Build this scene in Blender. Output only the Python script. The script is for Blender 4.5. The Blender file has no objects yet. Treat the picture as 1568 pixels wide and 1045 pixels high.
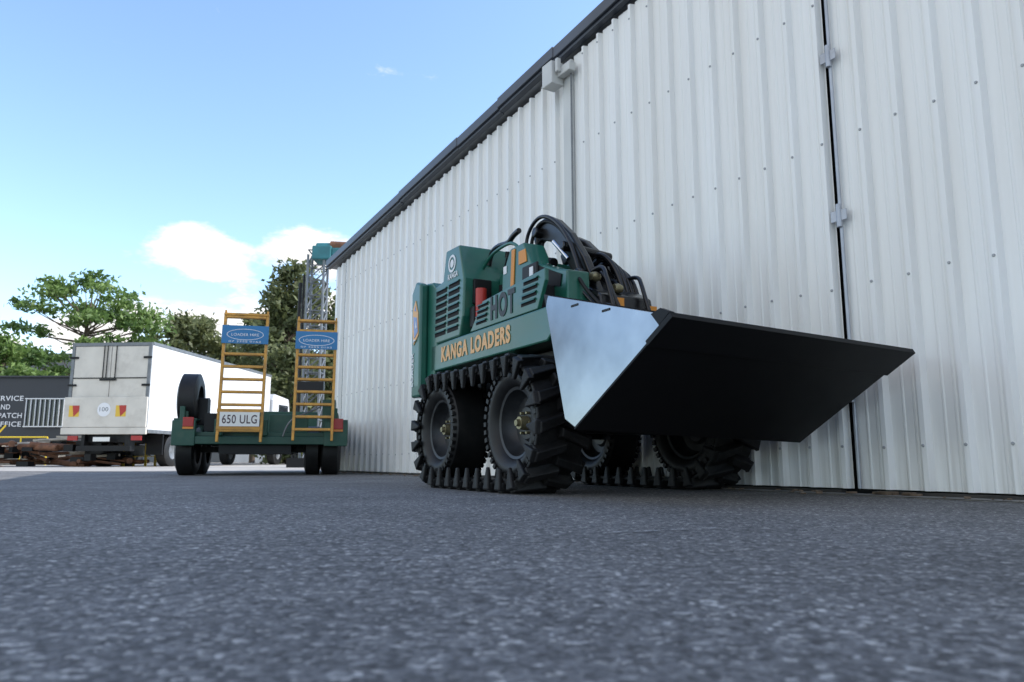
import bpy, math, random, bmesh
import numpy as np
from mathutils import Vector, Matrix
random.seed(7); rng=np.random.default_rng(11)
S=bpy.context.scene
S.view_settings.view_transform='Standard'; S.view_settings.look='None'; S.view_settings.exposure=0
COL=S.collection
rad=math.radians

# ---------------------------------------------------------------- materials
def mat(name,color,rough=.5,metal=0.0,var=0.0,nscale=5.0,bump=0.0,bscale=60.0,dirt=None,spec=.5,dscale=3.0,damt=.55,coat=0):
    m=bpy.data.materials.new(name); m.use_nodes=True
    nt=m.node_tree; N=nt.nodes; L=nt.links; B=N['Principled BSDF']
    B.inputs['Roughness'].default_value=rough; B.inputs['Metallic'].default_value=metal
    B.inputs['Specular IOR Level'].default_value=spec
    B.inputs['Coat Weight'].default_value=coat
    B.inputs['Base Color'].default_value=(*color,1)
    tc=N.new('ShaderNodeTexCoord')
    last=None
    if var>0:
        n=N.new('ShaderNodeTexNoise'); n.inputs['Scale'].default_value=nscale; n.inputs['Detail'].default_value=4
        L.new(tc.outputs['Object'],n.inputs['Vector'])
        r=N.new('ShaderNodeValToRGB'); r.color_ramp.elements[0].position=.3; r.color_ramp.elements[1].position=.7
        r.color_ramp.elements[0].color=(*[c*(1-var) for c in color],1)
        r.color_ramp.elements[1].color=(*[min(1,c*(1+var)) for c in color],1)
        L.new(n.outputs['Fac'],r.inputs['Fac']); last=r.outputs['Color']
        mr=N.new('ShaderNodeMapRange'); mr.inputs['To Min'].default_value=max(.02,rough-.12); mr.inputs['To Max'].default_value=min(1,rough+.12)
        L.new(n.outputs['Fac'],mr.inputs['Value']); L.new(mr.outputs['Result'],B.inputs['Roughness'])
    if dirt is not None:
        n2=N.new('ShaderNodeTexNoise'); n2.inputs['Scale'].default_value=dscale; n2.inputs['Detail'].default_value=6; n2.inputs['Roughness'].default_value=.7
        L.new(tc.outputs['Object'],n2.inputs['Vector'])
        r2=N.new('ShaderNodeValToRGB'); r2.color_ramp.elements[0].position=.5; r2.color_ramp.elements[1].position=.75
        r2.color_ramp.elements[1].color=(damt,damt,damt,1)
        L.new(n2.outputs['Fac'],r2.inputs['Fac'])
        mx=N.new('ShaderNodeMixRGB'); L.new(r2.outputs['Color'],mx.inputs['Fac'])
        if last: L.new(last,mx.inputs['Color1'])
        else: mx.inputs['Color1'].default_value=(*color,1)
        mx.inputs['Color2'].default_value=(*dirt,1); last=mx.outputs['Color']
    if last: L.new(last,B.inputs['Base Color'])
    if bump>0:
        nb=N.new('ShaderNodeTexNoise'); nb.inputs['Scale'].default_value=bscale; nb.inputs['Detail'].default_value=2
        L.new(tc.outputs['Object'],nb.inputs['Vector'])
        bp=N.new('ShaderNodeBump'); bp.inputs['Strength'].default_value=bump; bp.inputs['Distance'].default_value=.01
        L.new(nb.outputs['Fac'],bp.inputs['Height']); L.new(bp.outputs['Normal'],B.inputs['Normal'])
    return m

GREEN=mat('loader_green',(.012,.105,.072),.36,var=.14,nscale=4,dirt=(.09,.13,.10),dscale=5,damt=.18,coat=.25)
GREEN2=mat('trailer_green',(.010,.065,.042),.45,var=.25,nscale=4,dirt=(.10,.09,.07),dscale=4,damt=.35)
BLACK=mat('black_paint',(.006,.006,.007),.5,var=.2,nscale=3,spec=.3)
BLACKG=mat('black_gloss',(.006,.006,.007),.3,var=.2,nscale=6)
RUB=mat('rubber',(.006,.006,.0065),.55,var=.4,nscale=9,bump=.2,bscale=90,dirt=(.035,.032,.028),dscale=6,damt=.3,spec=.35)
TYR=mat('tyre_rubber',(.009,.009,.0095),.5,var=.3,nscale=6,dirt=(.04,.036,.03),damt=.3,spec=.35)
DARK=mat('cavity_shade',(.004,.004,.005),.8)  # near-black colour stands in for the shade in openings and gaps
STEEL=mat('bare_steel',(.27,.285,.31),.24,metal=.9,var=.45,nscale=1.5,bump=.12,bscale=3.5)
CHROME=mat('chrome',(.7,.7,.7),.15,metal=1)
BRASS=mat('brass_fitting',(.25,.22,.13),.4,metal=.7,var=.3,nscale=30)
ORANGE=mat('decal_orange',(.75,.42,.17),.5)
ORANGE2=mat('decal_bright_orange',(.65,.25,.03),.5)
WHITE=mat('white_paint',(.72,.72,.72),.5,var=.04)
DECW=mat('decal_white',(.75,.75,.76),.5)
BLUE=mat('sign_blue',(.02,.17,.38),.45,var=.1)
YEL=mat('ramp_yellow',(.56,.28,.045),.5,var=.2,nscale=8,dirt=(.16,.08,.04),dscale=9,damt=.6)
RED=mat('red_lens',(.35,.012,.012),.3)
REDP=mat('red_paint',(.42,.03,.02),.45)
ORL=mat('orange_lens',(.6,.2,.02),.3)
PLATE=mat('plate_white',(.75,.74,.70),.45)
RIM=mat('rim_steel',(.03,.032,.035),.42,metal=.4,var=.3,nscale=12)
GREY=mat('grey_steel',(.18,.19,.20),.5,metal=.5,var=.2,nscale=6)
TRUCKW=mat('truck_white',(.66,.66,.66),.5,var=.05,nscale=1.5,dirt=(.45,.44,.41),dscale=1.2,damt=.35)
TRUCKR=mat('truck_rear_panel',(.62,.58,.51),.6,var=.08,nscale=2,dirt=(.34,.30,.25),dscale=1.5,damt=.5)
OFFICE=mat('dark_cladding',(.035,.038,.045),.6,var=.1)
RUST=mat('rusty_steel',(.16,.07,.035),.75,var=.45,nscale=7)
SILL=mat('dirty_sill',(.045,.04,.035),.8,var=.5,nscale=7)
LITTER=mat('dry_leaf_litter',(.13,.09,.06),.8,var=.5,nscale=20)
GLASS=mat('dark_glass',(.02,.025,.03),.08)
TEAL=mat('teal_paint',(.03,.17,.19),.5,var=.15)
ROOFG=mat('roof_grey',(.30,.31,.32),.5,var=.08)
FASCIA=mat('fascia_grey',(.06,.068,.085),.40,var=.2,nscale=2)
CONC=mat('concrete',(.19,.18,.16),.85,var=.35,nscale=6)
SUNLIT_GROUND=mat('sunlit_ground_pale',(.36,.34,.31),.85,var=.2,nscale=1.2,dirt=(.2,.19,.17),dscale=.6,damt=.6)  # pale tone stands in for sunlight on the far ground
BARK=mat('bark',(.12,.09,.07),.9,var=.3,nscale=4)
LEDGE=mat('galvanised',(.40,.42,.46),.42,metal=.4,var=.15,nscale=8)
POST=mat('post_grey',(.58,.58,.56),.5,var=.06,nscale=3)
SCREW=mat('screw_grey',(.36,.37,.38),.5,metal=.2)

def wall_mat():
    m=bpy.data.materials.new('corrugated_white'); m.use_nodes=True
    nt=m.node_tree;N=nt.nodes;L=nt.links;B=N['Principled BSDF']
    tc=N.new('ShaderNodeTexCoord')
    mp=N.new('ShaderNodeMapping'); mp.inputs['Scale'].default_value=(1.6,1,.28); L.new(tc.outputs['Object'],mp.inputs['Vector'])
    n=N.new('ShaderNodeTexNoise'); n.inputs['Scale'].default_value=1.3; n.inputs['Detail'].default_value=5; L.new(mp.outputs['Vector'],n.inputs['Vector'])
    r=N.new('ShaderNodeValToRGB'); r.color_ramp.elements[0].position=.3;r.color_ramp.elements[1].position=.72
    r.color_ramp.elements[0].color=(.79,.775,.745,1); r.color_ramp.elements[1].color=(.86,.86,.85,1)
    L.new(n.outputs['Fac'],r.inputs['Fac'])
    mp2=N.new('ShaderNodeMapping'); mp2.inputs['Scale'].default_value=(14,1,.5); L.new(tc.outputs['Object'],mp2.inputs['Vector'])
    n2=N.new('ShaderNodeTexNoise'); n2.inputs['Scale'].default_value=1.5;n2.inputs['Detail'].default_value=5; L.new(mp2.outputs['Vector'],n2.inputs['Vector'])
    sx=N.new('ShaderNodeSeparateXYZ'); L.new(tc.outputs['Object'],sx.inputs['Vector'])
    mr=N.new('ShaderNodeMapRange'); mr.inputs['From Min'].default_value=0;mr.inputs['From Max'].default_value=.5;mr.inputs['To Min'].default_value=.85;mr.inputs['To Max'].default_value=.12
    L.new(sx.outputs['Z'],mr.inputs['Value'])
    r2=N.new('ShaderNodeMapRange'); r2.inputs['From Min'].default_value=.45;r2.inputs['From Max'].default_value=.8; L.new(n2.outputs['Fac'],r2.inputs['Value'])
    mu=N.new('ShaderNodeMath');mu.operation='MULTIPLY'; L.new(mr.outputs['Result'],mu.inputs[0]); L.new(r2.outputs['Result'],mu.inputs[1])
    mx=N.new('ShaderNodeMixRGB'); L.new(mu.outputs[0],mx.inputs['Fac']); L.new(r.outputs['Color'],mx.inputs['Color1']); mx.inputs['Color2'].default_value=(.42,.39,.34,1)
    L.new(mx.outputs['Color'],B.inputs['Base Color'])
    B.inputs['Roughness'].default_value=.30; B.inputs['Specular IOR Level'].default_value=.55
    nb=N.new('ShaderNodeTexNoise'); nb.inputs['Scale'].default_value=4; nb.inputs['Detail'].default_value=1; L.new(mp.outputs['Vector'],nb.inputs['Vector'])
    bp=N.new('ShaderNodeBump'); bp.inputs['Strength'].default_value=.2; bp.inputs['Distance'].default_value=.02
    L.new(nb.outputs['Fac'],bp.inputs['Height']); L.new(bp.outputs['Normal'],B.inputs['Normal'])
    return m
WALL=wall_mat()

def asphalt():
    m=bpy.data.materials.new('asphalt'); m.use_nodes=True
    nt=m.node_tree;N=nt.nodes;L=nt.links;B=N['Principled BSDF']
    tc=N.new('ShaderNodeTexCoord')
    def noise(s,d=3,r=.6):
        n=N.new('ShaderNodeTexNoise'); n.inputs['Scale'].default_value=s; n.inputs['Detail'].default_value=d; n.inputs['Roughness'].default_value=r
        L.new(tc.outputs['Object'],n.inputs['Vector']); return n.outputs['Fac']
    v=N.new('ShaderNodeTexVoronoi'); v.inputs['Scale'].default_value=110; L.new(tc.outputs['Object'],v.inputs['Vector'])
    bw=N.new('ShaderNodeSeparateColor'); L.new(v.outputs['Color'],bw.inputs['Color'])
    r=N.new('ShaderNodeValToRGB'); e=r.color_ramp.elements
    e[0].position=0;e[0].color=(.085,.083,.083,1); e[1].position=1;e[1].color=(.42,.41,.39,1)
    a=e.new(.45);a.color=(.128,.127,.128,1); a=e.new(.88);a.color=(.20,.198,.195,1)
    L.new(bw.outputs['Red'],r.inputs['Fac'])
    def ramp(src,p0,c0,p1,c1):
        q=N.new('ShaderNodeMapRange'); q.inputs['From Min'].default_value=p0;q.inputs['From Max'].default_value=p1;q.inputs['To Min'].default_value=c0;q.inputs['To Max'].default_value=c1
        L.new(src,q.inputs['Value']); return q.outputs['Result']
    def mul(a_,b_):
        q=N.new('ShaderNodeMath');q.operation='MULTIPLY';L.new(a_,q.inputs[0]);L.new(b_,q.inputs[1]);return q.outputs[0]
    f=mul(ramp(noise(1.1,7,.68),.3,.72,.7,1.24),ramp(noise(30,5,.8),.38,.58,.62,1.42))
    m1=N.new('ShaderNodeVectorMath');m1.operation='SCALE';L.new(r.outputs['Color'],m1.inputs[0]);L.new(f,m1.inputs['Scale'])
    L.new(m1.outputs[0],B.inputs['Base Color'])
    B.inputs['Roughness'].default_value=.85; B.inputs['Specular IOR Level'].default_value=.3
    bp=N.new('ShaderNodeBump'); bp.inputs['Strength'].default_value=.6; bp.inputs['Distance'].default_value=.003; bp.invert=True
    L.new(v.outputs['Distance'],bp.inputs['Height'])
    bp2=N.new('ShaderNodeBump'); bp2.inputs['Strength'].default_value=.5; bp2.inputs['Distance'].default_value=.016
    L.new(noise(24,4,.75),bp2.inputs['Height']); L.new(bp.outputs['Normal'],bp2.inputs['Normal'])
    L.new(bp2.outputs['Normal'],B.inputs['Normal'])
    return m
ASPH=asphalt()

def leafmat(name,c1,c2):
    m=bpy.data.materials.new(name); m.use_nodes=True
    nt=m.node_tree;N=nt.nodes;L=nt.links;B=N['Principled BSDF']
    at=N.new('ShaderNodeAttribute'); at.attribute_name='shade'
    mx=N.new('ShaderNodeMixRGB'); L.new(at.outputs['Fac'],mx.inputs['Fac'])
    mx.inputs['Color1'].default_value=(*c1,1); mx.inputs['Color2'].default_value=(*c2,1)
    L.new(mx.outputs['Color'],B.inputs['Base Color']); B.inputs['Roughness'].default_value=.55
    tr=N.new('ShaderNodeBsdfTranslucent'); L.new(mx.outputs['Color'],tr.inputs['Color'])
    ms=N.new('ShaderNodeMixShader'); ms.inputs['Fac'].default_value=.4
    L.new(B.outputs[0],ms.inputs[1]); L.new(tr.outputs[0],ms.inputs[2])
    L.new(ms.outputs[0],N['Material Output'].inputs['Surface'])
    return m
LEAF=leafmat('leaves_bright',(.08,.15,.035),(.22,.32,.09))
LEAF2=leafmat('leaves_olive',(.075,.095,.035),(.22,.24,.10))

# ---------------------------------------------------------------- helpers
def empty(name,loc=(0,0,0),rz=0):
    e=bpy.data.objects.new(name,None); COL.objects.link(e); e.location=loc; e.rotation_euler=(0,0,rz); return e
def mobj(name,V,F,m,parent=None,smooth=False,bevel=0):
    me=bpy.data.meshes.new(name); me.from_pydata([tuple(v) for v in V],[],F); me.update()
    if m: me.materials.append(m)
    if smooth:
        for p in me.polygons: p.use_smooth=True
    o=bpy.data.objects.new(name,me); COL.objects.link(o)
    if parent: o.parent=parent
    if bevel>0:
        b=o.modifiers.new('bevel','BEVEL'); b.width=bevel; b.segments=2; b.limit_method='ANGLE'; b.angle_limit=rad(40)
    return o
class MB:
    def __init__(s): s.V=[]; s.F=[]
    def add(s,V,F):
        n=len(s.V); s.V+= [tuple(v) for v in V]; s.F+=[tuple(i+n for i in f) for f in F]
    def box(s,lo,hi,M=None):
        x0,y0,z0=lo;x1,y1,z1=hi
        V=[Vector(p) for p in [(x0,y0,z0),(x1,y0,z0),(x1,y1,z0),(x0,y1,z0),(x0,y0,z1),(x1,y0,z1),(x1,y1,z1),(x0,y1,z1)]]
        if M: V=[M@v for v in V]
        s.add(V,[(0,3,2,1),(4,5,6,7),(0,1,5,4),(1,2,6,5),(2,3,7,6),(3,0,4,7)])
        return s
    def hexa(s,V): s.add(V,[(0,3,2,1),(4,5,6,7),(0,1,5,4),(1,2,6,5),(2,3,7,6),(3,0,4,7)]); return s
    def cyl(s,p,q,r,r2=None,n=14):
        p=Vector(p);q=Vector(q);d=(q-p).normalized(); r2=r if r2 is None else r2
        u=d.orthogonal().normalized(); w=d.cross(u)
        V=[];F=[]
        for i in range(n):
            a=2*math.pi*i/n; o=u*math.cos(a)+w*math.sin(a); V.append(p+o*r); V.append(q+o*r2)
        for i in range(n):
            j=(i+1)%n; F.append((2*i,2*j,2*j+1,2*i+1))
        F.append(tuple(2*i for i in reversed(range(n)))); F.append(tuple(2*i+1 for i in range(n)))
        s.add(V,F); return s
    def prism(s,pts,b0,b1):
        n=len(pts); V=[(b0,-a,z) for a,z in pts]+[(b1,-a,z) for a,z in pts]
        F=[tuple(range(n)),tuple(reversed(range(n,2*n)))]+[(i,i+n,(i+1)%n+n,(i+1)%n) for i in range(n)]
        s.add(V,F); return s
    def lathe(s,prof,c,n=48):
        V=[];F=[];k=len(prof)
        for i in range(n):
            a=2*math.pi*i/n
            for x,r in prof: V.append((c[0]+x,c[1]+r*math.cos(a),c[2]+r*math.sin(a)))
        for i in range(n):
            j=(i+1)%n
            for q in range(k-1): F.append((i*k+q,j*k+q,j*k+q+1,i*k+q+1))
        s.add(V,F); return s
    def out(s,name,m,parent=None,smooth=False,bevel=0):
        o=mobj(name,s.V,s.F,m,parent,smooth,bevel)
        bm=bmesh.new(); bm.from_mesh(o.data); bmesh.ops.recalc_face_normals(bm,faces=bm.faces); bm.to_mesh(o.data); bm.free()
        if smooth:
            try:
                for p in o.data.polygons: p.use_smooth=True
                o.data.set_sharp_from_angle(angle=rad(38))
            except Exception: pass
        return o
def tube(name,pts,r,m,parent=None,res=5):
    c=bpy.data.curves.new(name,'CURVE'); c.dimensions='3D'; c.bevel_depth=r; c.bevel_resolution=2; c.resolution_u=res; c.use_fill_caps=True
    sp=c.splines.new('NURBS'); sp.points.add(len(pts)-1); sp.order_u=3; sp.use_endpoint_u=True
    for i,p in enumerate(pts): sp.points[i].co=(*p,1)
    c.materials.append(m)
    o=bpy.data.objects.new(name,c); COL.objects.link(o)
    if parent: o.parent=parent
    return o
def text(name,body,M,w,h,m,parent=None,depth=.003,bold=.0):
    c=bpy.data.curves.new(name,'FONT'); c.body=body; c.extrude=depth/2; c.offset=bold; c.space_character=1.05+bold*3
    o=bpy.data.objects.new(name+'_t',c); COL.objects.link(o)
    bpy.context.view_layer.update()
    dg=bpy.context.evaluated_depsgraph_get(); me=bpy.data.meshes.new_from_object(o.evaluated_get(dg))
    bpy.data.objects.remove(o)
    co=np.array([v.co for v in me.vertices]); mn=co.min(0);mx=co.max(0)
    sc=(w/(mx[0]-mn[0]),h/(mx[1]-mn[1]))
    for v in me.vertices:
        v.co=Vector(((v.co.x-mn[0])*sc[0],(v.co.y-mn[1])*sc[1],v.co.z))
    me.materials.clear(); me.materials.append(m)
    ob=bpy.data.objects.new(name,me); COL.objects.link(ob)
    if parent: ob.parent=parent
    ob.matrix_local=M
    return ob
def frame(o,x,y,z):
    M=Matrix.Identity(4)
    for i,v in enumerate((x,y,z)):
        for j in range(3): M[j][i]=v[j]
    for j in range(3): M[j][3]=o[j]
    return M

# ---------------------------------------------------------------- camera
cam=bpy.data.cameras.new('camera'); co=bpy.data.objects.new('camera',cam); COL.objects.link(co); S.camera=co
cam.sensor_width=36; cam.lens=1155/1568*36; cam.clip_end=3000; cam.clip_start=.02
co.location=(0,0,.2); co.rotation_euler=(rad(90+8.96),0,0)
cam.dof.use_dof=True; cam.dof.focus_distance=4.8; cam.dof.aperture_fstop=4.5

# ---------------------------------------------------------------- sun and sky
sd=Vector((1.097,.126,0)).normalized(); el=rad(41)
sdir=Vector((sd.x*math.cos(el),sd.y*math.cos(el),math.sin(el)))
sun=bpy.data.lights.new('sun','SUN'); sun.energy=5; sun.angle=rad(.5); sun.color=(1,.95,.88)
so=bpy.data.objects.new('sun',sun); COL.objects.link(so); so.rotation_euler=sdir.to_track_quat('Z','Y').to_euler(); so.location=(20,2,20)
W=bpy.data.worlds.new('World'); S.world=W; W.use_nodes=True
nt=W.node_tree;N=nt.nodes;L=nt.links; BG=N['Background']
sky=N.new('ShaderNodeTexSky'); sky.sky_type='NISHITA'; sky.sun_disc=False; sky.sun_elevation=el; sky.sun_rotation=math.atan2(sd.x,sd.y)
sky.air_density=1.0; sky.dust_density=.5; sky.ozone_density=1.3
gain=N.new('ShaderNodeVectorMath'); gain.operation='MULTIPLY'; L.new(sky.outputs['Color'],gain.inputs[0]); gain.inputs[1].default_value=(2.15,2.25,2.35)
tc=N.new('ShaderNodeTexCoord')
nz=N.new('ShaderNodeTexNoise'); nz.inputs['Scale'].default_value=10; nz.inputs['Detail'].default_value=7; nz.inputs['Roughness'].default_value=.6
mpn=N.new('ShaderNodeMapping'); mpn.inputs['Scale'].default_value=(1,1,2.2); L.new(tc.outputs['Generated'],mpn.inputs['Vector']); L.new(mpn.outputs['Vector'],nz.inputs['Vector'])
def azel(az,e):
    a=rad(az);e=rad(e); return (math.sin(a)*math.cos(e),math.cos(a)*math.cos(e),math.sin(e))
blobs=[(-23.5,14.3,.085),(-14.5,15,.09),(-20,9.5,.13),(-13,10.5,.11),(-30,8.0,.08),(-37,7,.09),(-52,10,.12),(-95,30,.65),(-150,35,.7),(150,30,.5)]  # widest blobs: unseen clouds added off-frame to brighten the shaded wall
acc=None
for az,e,rr in blobs:
    vs=N.new('ShaderNodeVectorMath'); vs.operation='SUBTRACT'; L.new(tc.outputs['Generated'],vs.inputs[0]); vs.inputs[1].default_value=azel(az,e)
    vm=N.new('ShaderNodeVectorMath'); vm.operation='MULTIPLY'; L.new(vs.outputs[0],vm.inputs[0]); vm.inputs[1].default_value=(1,1,2.1 if rr<.3 else 1.3)
    ln=N.new('ShaderNodeVectorMath'); ln.operation='LENGTH'; L.new(vm.outputs[0],ln.inputs[0])
    mr=N.new('ShaderNodeMapRange'); mr.inputs['From Min'].default_value=0; mr.inputs['From Max'].default_value=rr*1.35; mr.inputs['To Min'].default_value=1; mr.inputs['To Max'].default_value=0
    L.new(ln.outputs['Value'],mr.inputs['Value'])
    if acc is None: acc=mr.outputs['Result']
    else:
        mm=N.new('ShaderNodeMath'); mm.operation='MAXIMUM'; L.new(acc,mm.inputs[0]); L.new(mr.outputs['Result'],mm.inputs[1]); acc=mm.outputs[0]
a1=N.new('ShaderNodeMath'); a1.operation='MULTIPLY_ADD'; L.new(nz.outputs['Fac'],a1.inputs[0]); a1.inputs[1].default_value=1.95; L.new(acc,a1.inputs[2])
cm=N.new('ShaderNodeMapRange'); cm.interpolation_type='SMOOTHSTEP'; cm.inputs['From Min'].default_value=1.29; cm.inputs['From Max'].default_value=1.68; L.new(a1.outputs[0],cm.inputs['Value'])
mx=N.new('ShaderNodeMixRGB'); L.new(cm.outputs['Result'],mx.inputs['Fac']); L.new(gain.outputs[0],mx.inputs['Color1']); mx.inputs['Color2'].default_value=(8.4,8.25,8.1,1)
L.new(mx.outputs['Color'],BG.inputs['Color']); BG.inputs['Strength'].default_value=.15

# ---------------------------------------------------------------- ground
g=mobj('ground',[(-600,-300,0),(600,-300,0),(600,900,0),(-600,900,0)],[(0,1,2,3)],ASPH)
mobj('sunlit_ground_sheet',[(-60,13.2,.004),(-3.5,13.4,.004),(-2,60,.004),(-60,60,.004)],[(0,1,2,3)],SUNLIT_GROUND)  # lighter sheet laid over the ground, sunlight put into its colour

# ---------------------------------------------------------------- shed wall
shed=empty('corrugated_shed',(-3.14,13.15,0),math.atan2(-.85,.526))
Z0=3.60; SL=.084; RS=28
RK=lambda s: Z0+SL*s
def sheet(name,s0,s1,y,pitch=.23,z0=.03,hgt=.042):
    V=[];F=[]
    s=s0
    prof=[(0,0),(.055,0),(.061,.004),(.068,.004),(.074,0),(.112,0),(.118,.004),(.125,.004),(.131,0),(.146,0),(.160,1),(.184,1),(.198,0),(.203,0)]
    while s<s1-.02:
        e=min(s+pitch,s1)
        zt=RK(s)-.03-random.random()*.012
        base=len(V); k=0
        for px,ph in prof:
            x=s+px/.203*pitch
            if x>e+1e-6: break
            dep=hgt if ph==1 else ph
            V.append((x,y-dep,z0)); V.append((x,y-dep,zt)); k+=1
        for i in range(k-1):
            a=base+2*i; F.append((a,a+2,a+3,a+1))
        s=e
    return mobj(name,V,F,WALL,shed)
SP=7.16; SJ=10.02
sheet('wall_sheet',0,SP-.09,0)
sheet('sliding_door_sheet',SP+.06,SJ-.004,-.05)
sheet('hinged_door_sheet',SJ+.004,RS,-.05)
b=MB()
b.add([(.001,.03,0),(RS,.03,0),(RS,.03,RK(RS)),(.001,.03,Z0),(.001,.06,0),(RS,.06,0),(RS,.06,RK(RS)),(.001,.06,Z0)],[(0,3,2,1),(4,5,6,7),(2,3,7,6)])
b.out('wall_core',DARK,shed)
b=MB()
b.add([(-.02,.02,0),(-.02,24,0),(-.02,24,Z0),(-.02,.02,Z0),(0,.02,0),(0,24,0),(0,24,Z0),(0,.02,Z0)],[(0,1,2,3),(7,6,5,4),(0,3,7,4)])
b.box((0,24,0),(RS,24.1,Z0)); b.box((RS,0.07,0),(RS+.1,24.1,Z0))
b.out('other_walls',WALL,shed)
b=MB()
za=Z0+.015-SL*.14; zb=RK(RS)+.015
b.hexa([(-.14,-.08,za),(RS,-.08,zb),(RS,24.1,zb),(-.14,24.1,za),(-.14,-.08,za+.03),(RS,-.08,zb+.03),(RS,24.1,zb+.03),(-.14,24.1,za+.03)])
b.out('roof',ROOFG,shed)
b=MB()
segs=[(-.16,3.1,.00,-.15),(3.1,4.9,.008,-.156),(4.9,5.9,.0,-.15),(5.9,7.0,.010,-.158),(7.0,11,.0,-.15),(11,RS,.008,-.156)]
for s0,s1,dz,yy in segs:
    za=RK(s0); zb=RK(s1)
    b.hexa([(s0,yy,za+.045+dz),(s1,yy,zb+.045+dz),(s1,-.081,zb+.045+dz),(s0,-.081,za+.045+dz),(s0,yy,za+.16+dz),(s1,yy,zb+.16+dz),(s1,-.081,zb+.16+dz),(s0,-.081,za+.16+dz)])
    b.hexa([(s0,yy+.03,za+.01+dz),(s1,yy+.03,zb+.01+dz),(s1,-.06,zb+.002+dz),(s0,-.06,za+.002+dz),(s0,yy+.03,za+.043+dz),(s1,yy+.03,zb+.043+dz),(s1,-.06,zb+.038+dz),(s0,-.06,za+.038+dz)])
b.out('barge_flashing',FASCIA,shed,bevel=.006)
b=MB(); b.box((SP-.085,-.085,.02),(SP+.055,.02,RK(SP)-.06)); b.out('door_post',POST,shed,bevel=.006)
b=MB(); b.box((6.93,-.24,3.90),(7.10,-.09,4.14)); b.box((7.101,-.17,3.97),(7.30,-.09,4.06)); b.box((7.13,-.22,4.0),(7.17,-.171,4.14)); b.out('door_track_bracket',POST,shed,bevel=.008)
b=MB(); b.cyl((SP+.075,-.10,.03),(SP+.075,-.10,4.1),.009,n=8); b.box((.62,-.045,.03),(.63,-.001,RK(.4)-.04)); b.out('seam_strip',GREY,shed)
b=MB(); b.cyl((SJ+.012,-.075,.03),(SJ+.012,-.075,RK(SJ)-.1),.011,n=10)
for z in (.62,1.72,2.80): b.cyl((SJ+.012,-.092,z-.075),(SJ+.012,-.092,z+.075),.018); b.box((SJ-.045,-.096,z-.035),(SJ+.065,-.088,z+.035))
b.out('door_hinge_rod',LEDGE,shed,bevel=.002)
b=MB()
def screws(s0,s1,y,pitch=.23):
    s=s0
    while s<s1-.1:
        c=s+.172/.203*pitch
        for z in (.28,1.26,2.22,3.2,4.1):
            zz=z+random.gauss(0,.008)
            if z<RK(c)-.05 and c<15 and c<s1: b.cyl((c,y-.041,zz),(c,y-.049,zz),.010,.007,8)
        s+=pitch
screws(0,SP-.06,0); screws(SP+.06,SJ,-.05); screws(SJ,15,-.05)
b.out('screws',SCREW,shed)
b=MB(); b.box((-.05,-.05,0),(SP-.09,-.002,.025)); b.box((SP+.08,-.095,.0),(SJ-.1,-.04,.02)); b.box((SJ+.12,-.095,.0),(RS,-.04,.02)); b.out('sill',SILL,shed)
b=MB(); b.add([(-.3,-.28,.004),(RS,-.28,.004),(RS,-.10,.004),(-.3,-.10,.004)],[(0,1,2,3)]); b.out('slab_edge',CONC,shed)
b=MB(); b.add([(5,-.36,.004),(RS,-.40,.004),(RS,-.375,.004),(5,-.34,.004)],[(0,1,2,3)]); b.out('faded_line',mat('faded_yellow',(.27,.24,.15),.8,var=.5,nscale=12),shed)
b=MB()
for i in range(260):
    s=random.uniform(.5,15); y=-.11-abs(random.gauss(0,.14)); r=random.uniform(.004,.017)
    M=Matrix.Translation((s,y,r*.4+.004))@Matrix.Rotation(random.uniform(0,6),4,'Z')@Matrix.Rotation(random.uniform(-.5,.5),4,'X')
    b.box((-r,-r*.6,-r*.2),(r,r*.6,r*.2),M)
for i in range(6):
    s=SJ+random.uniform(-.1,.35); b.box((s,-.17,.005),(s+random.uniform(.03,.09),-.11,.015+random.random()*.012))
b.out('debris',LITTER,shed)

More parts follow.
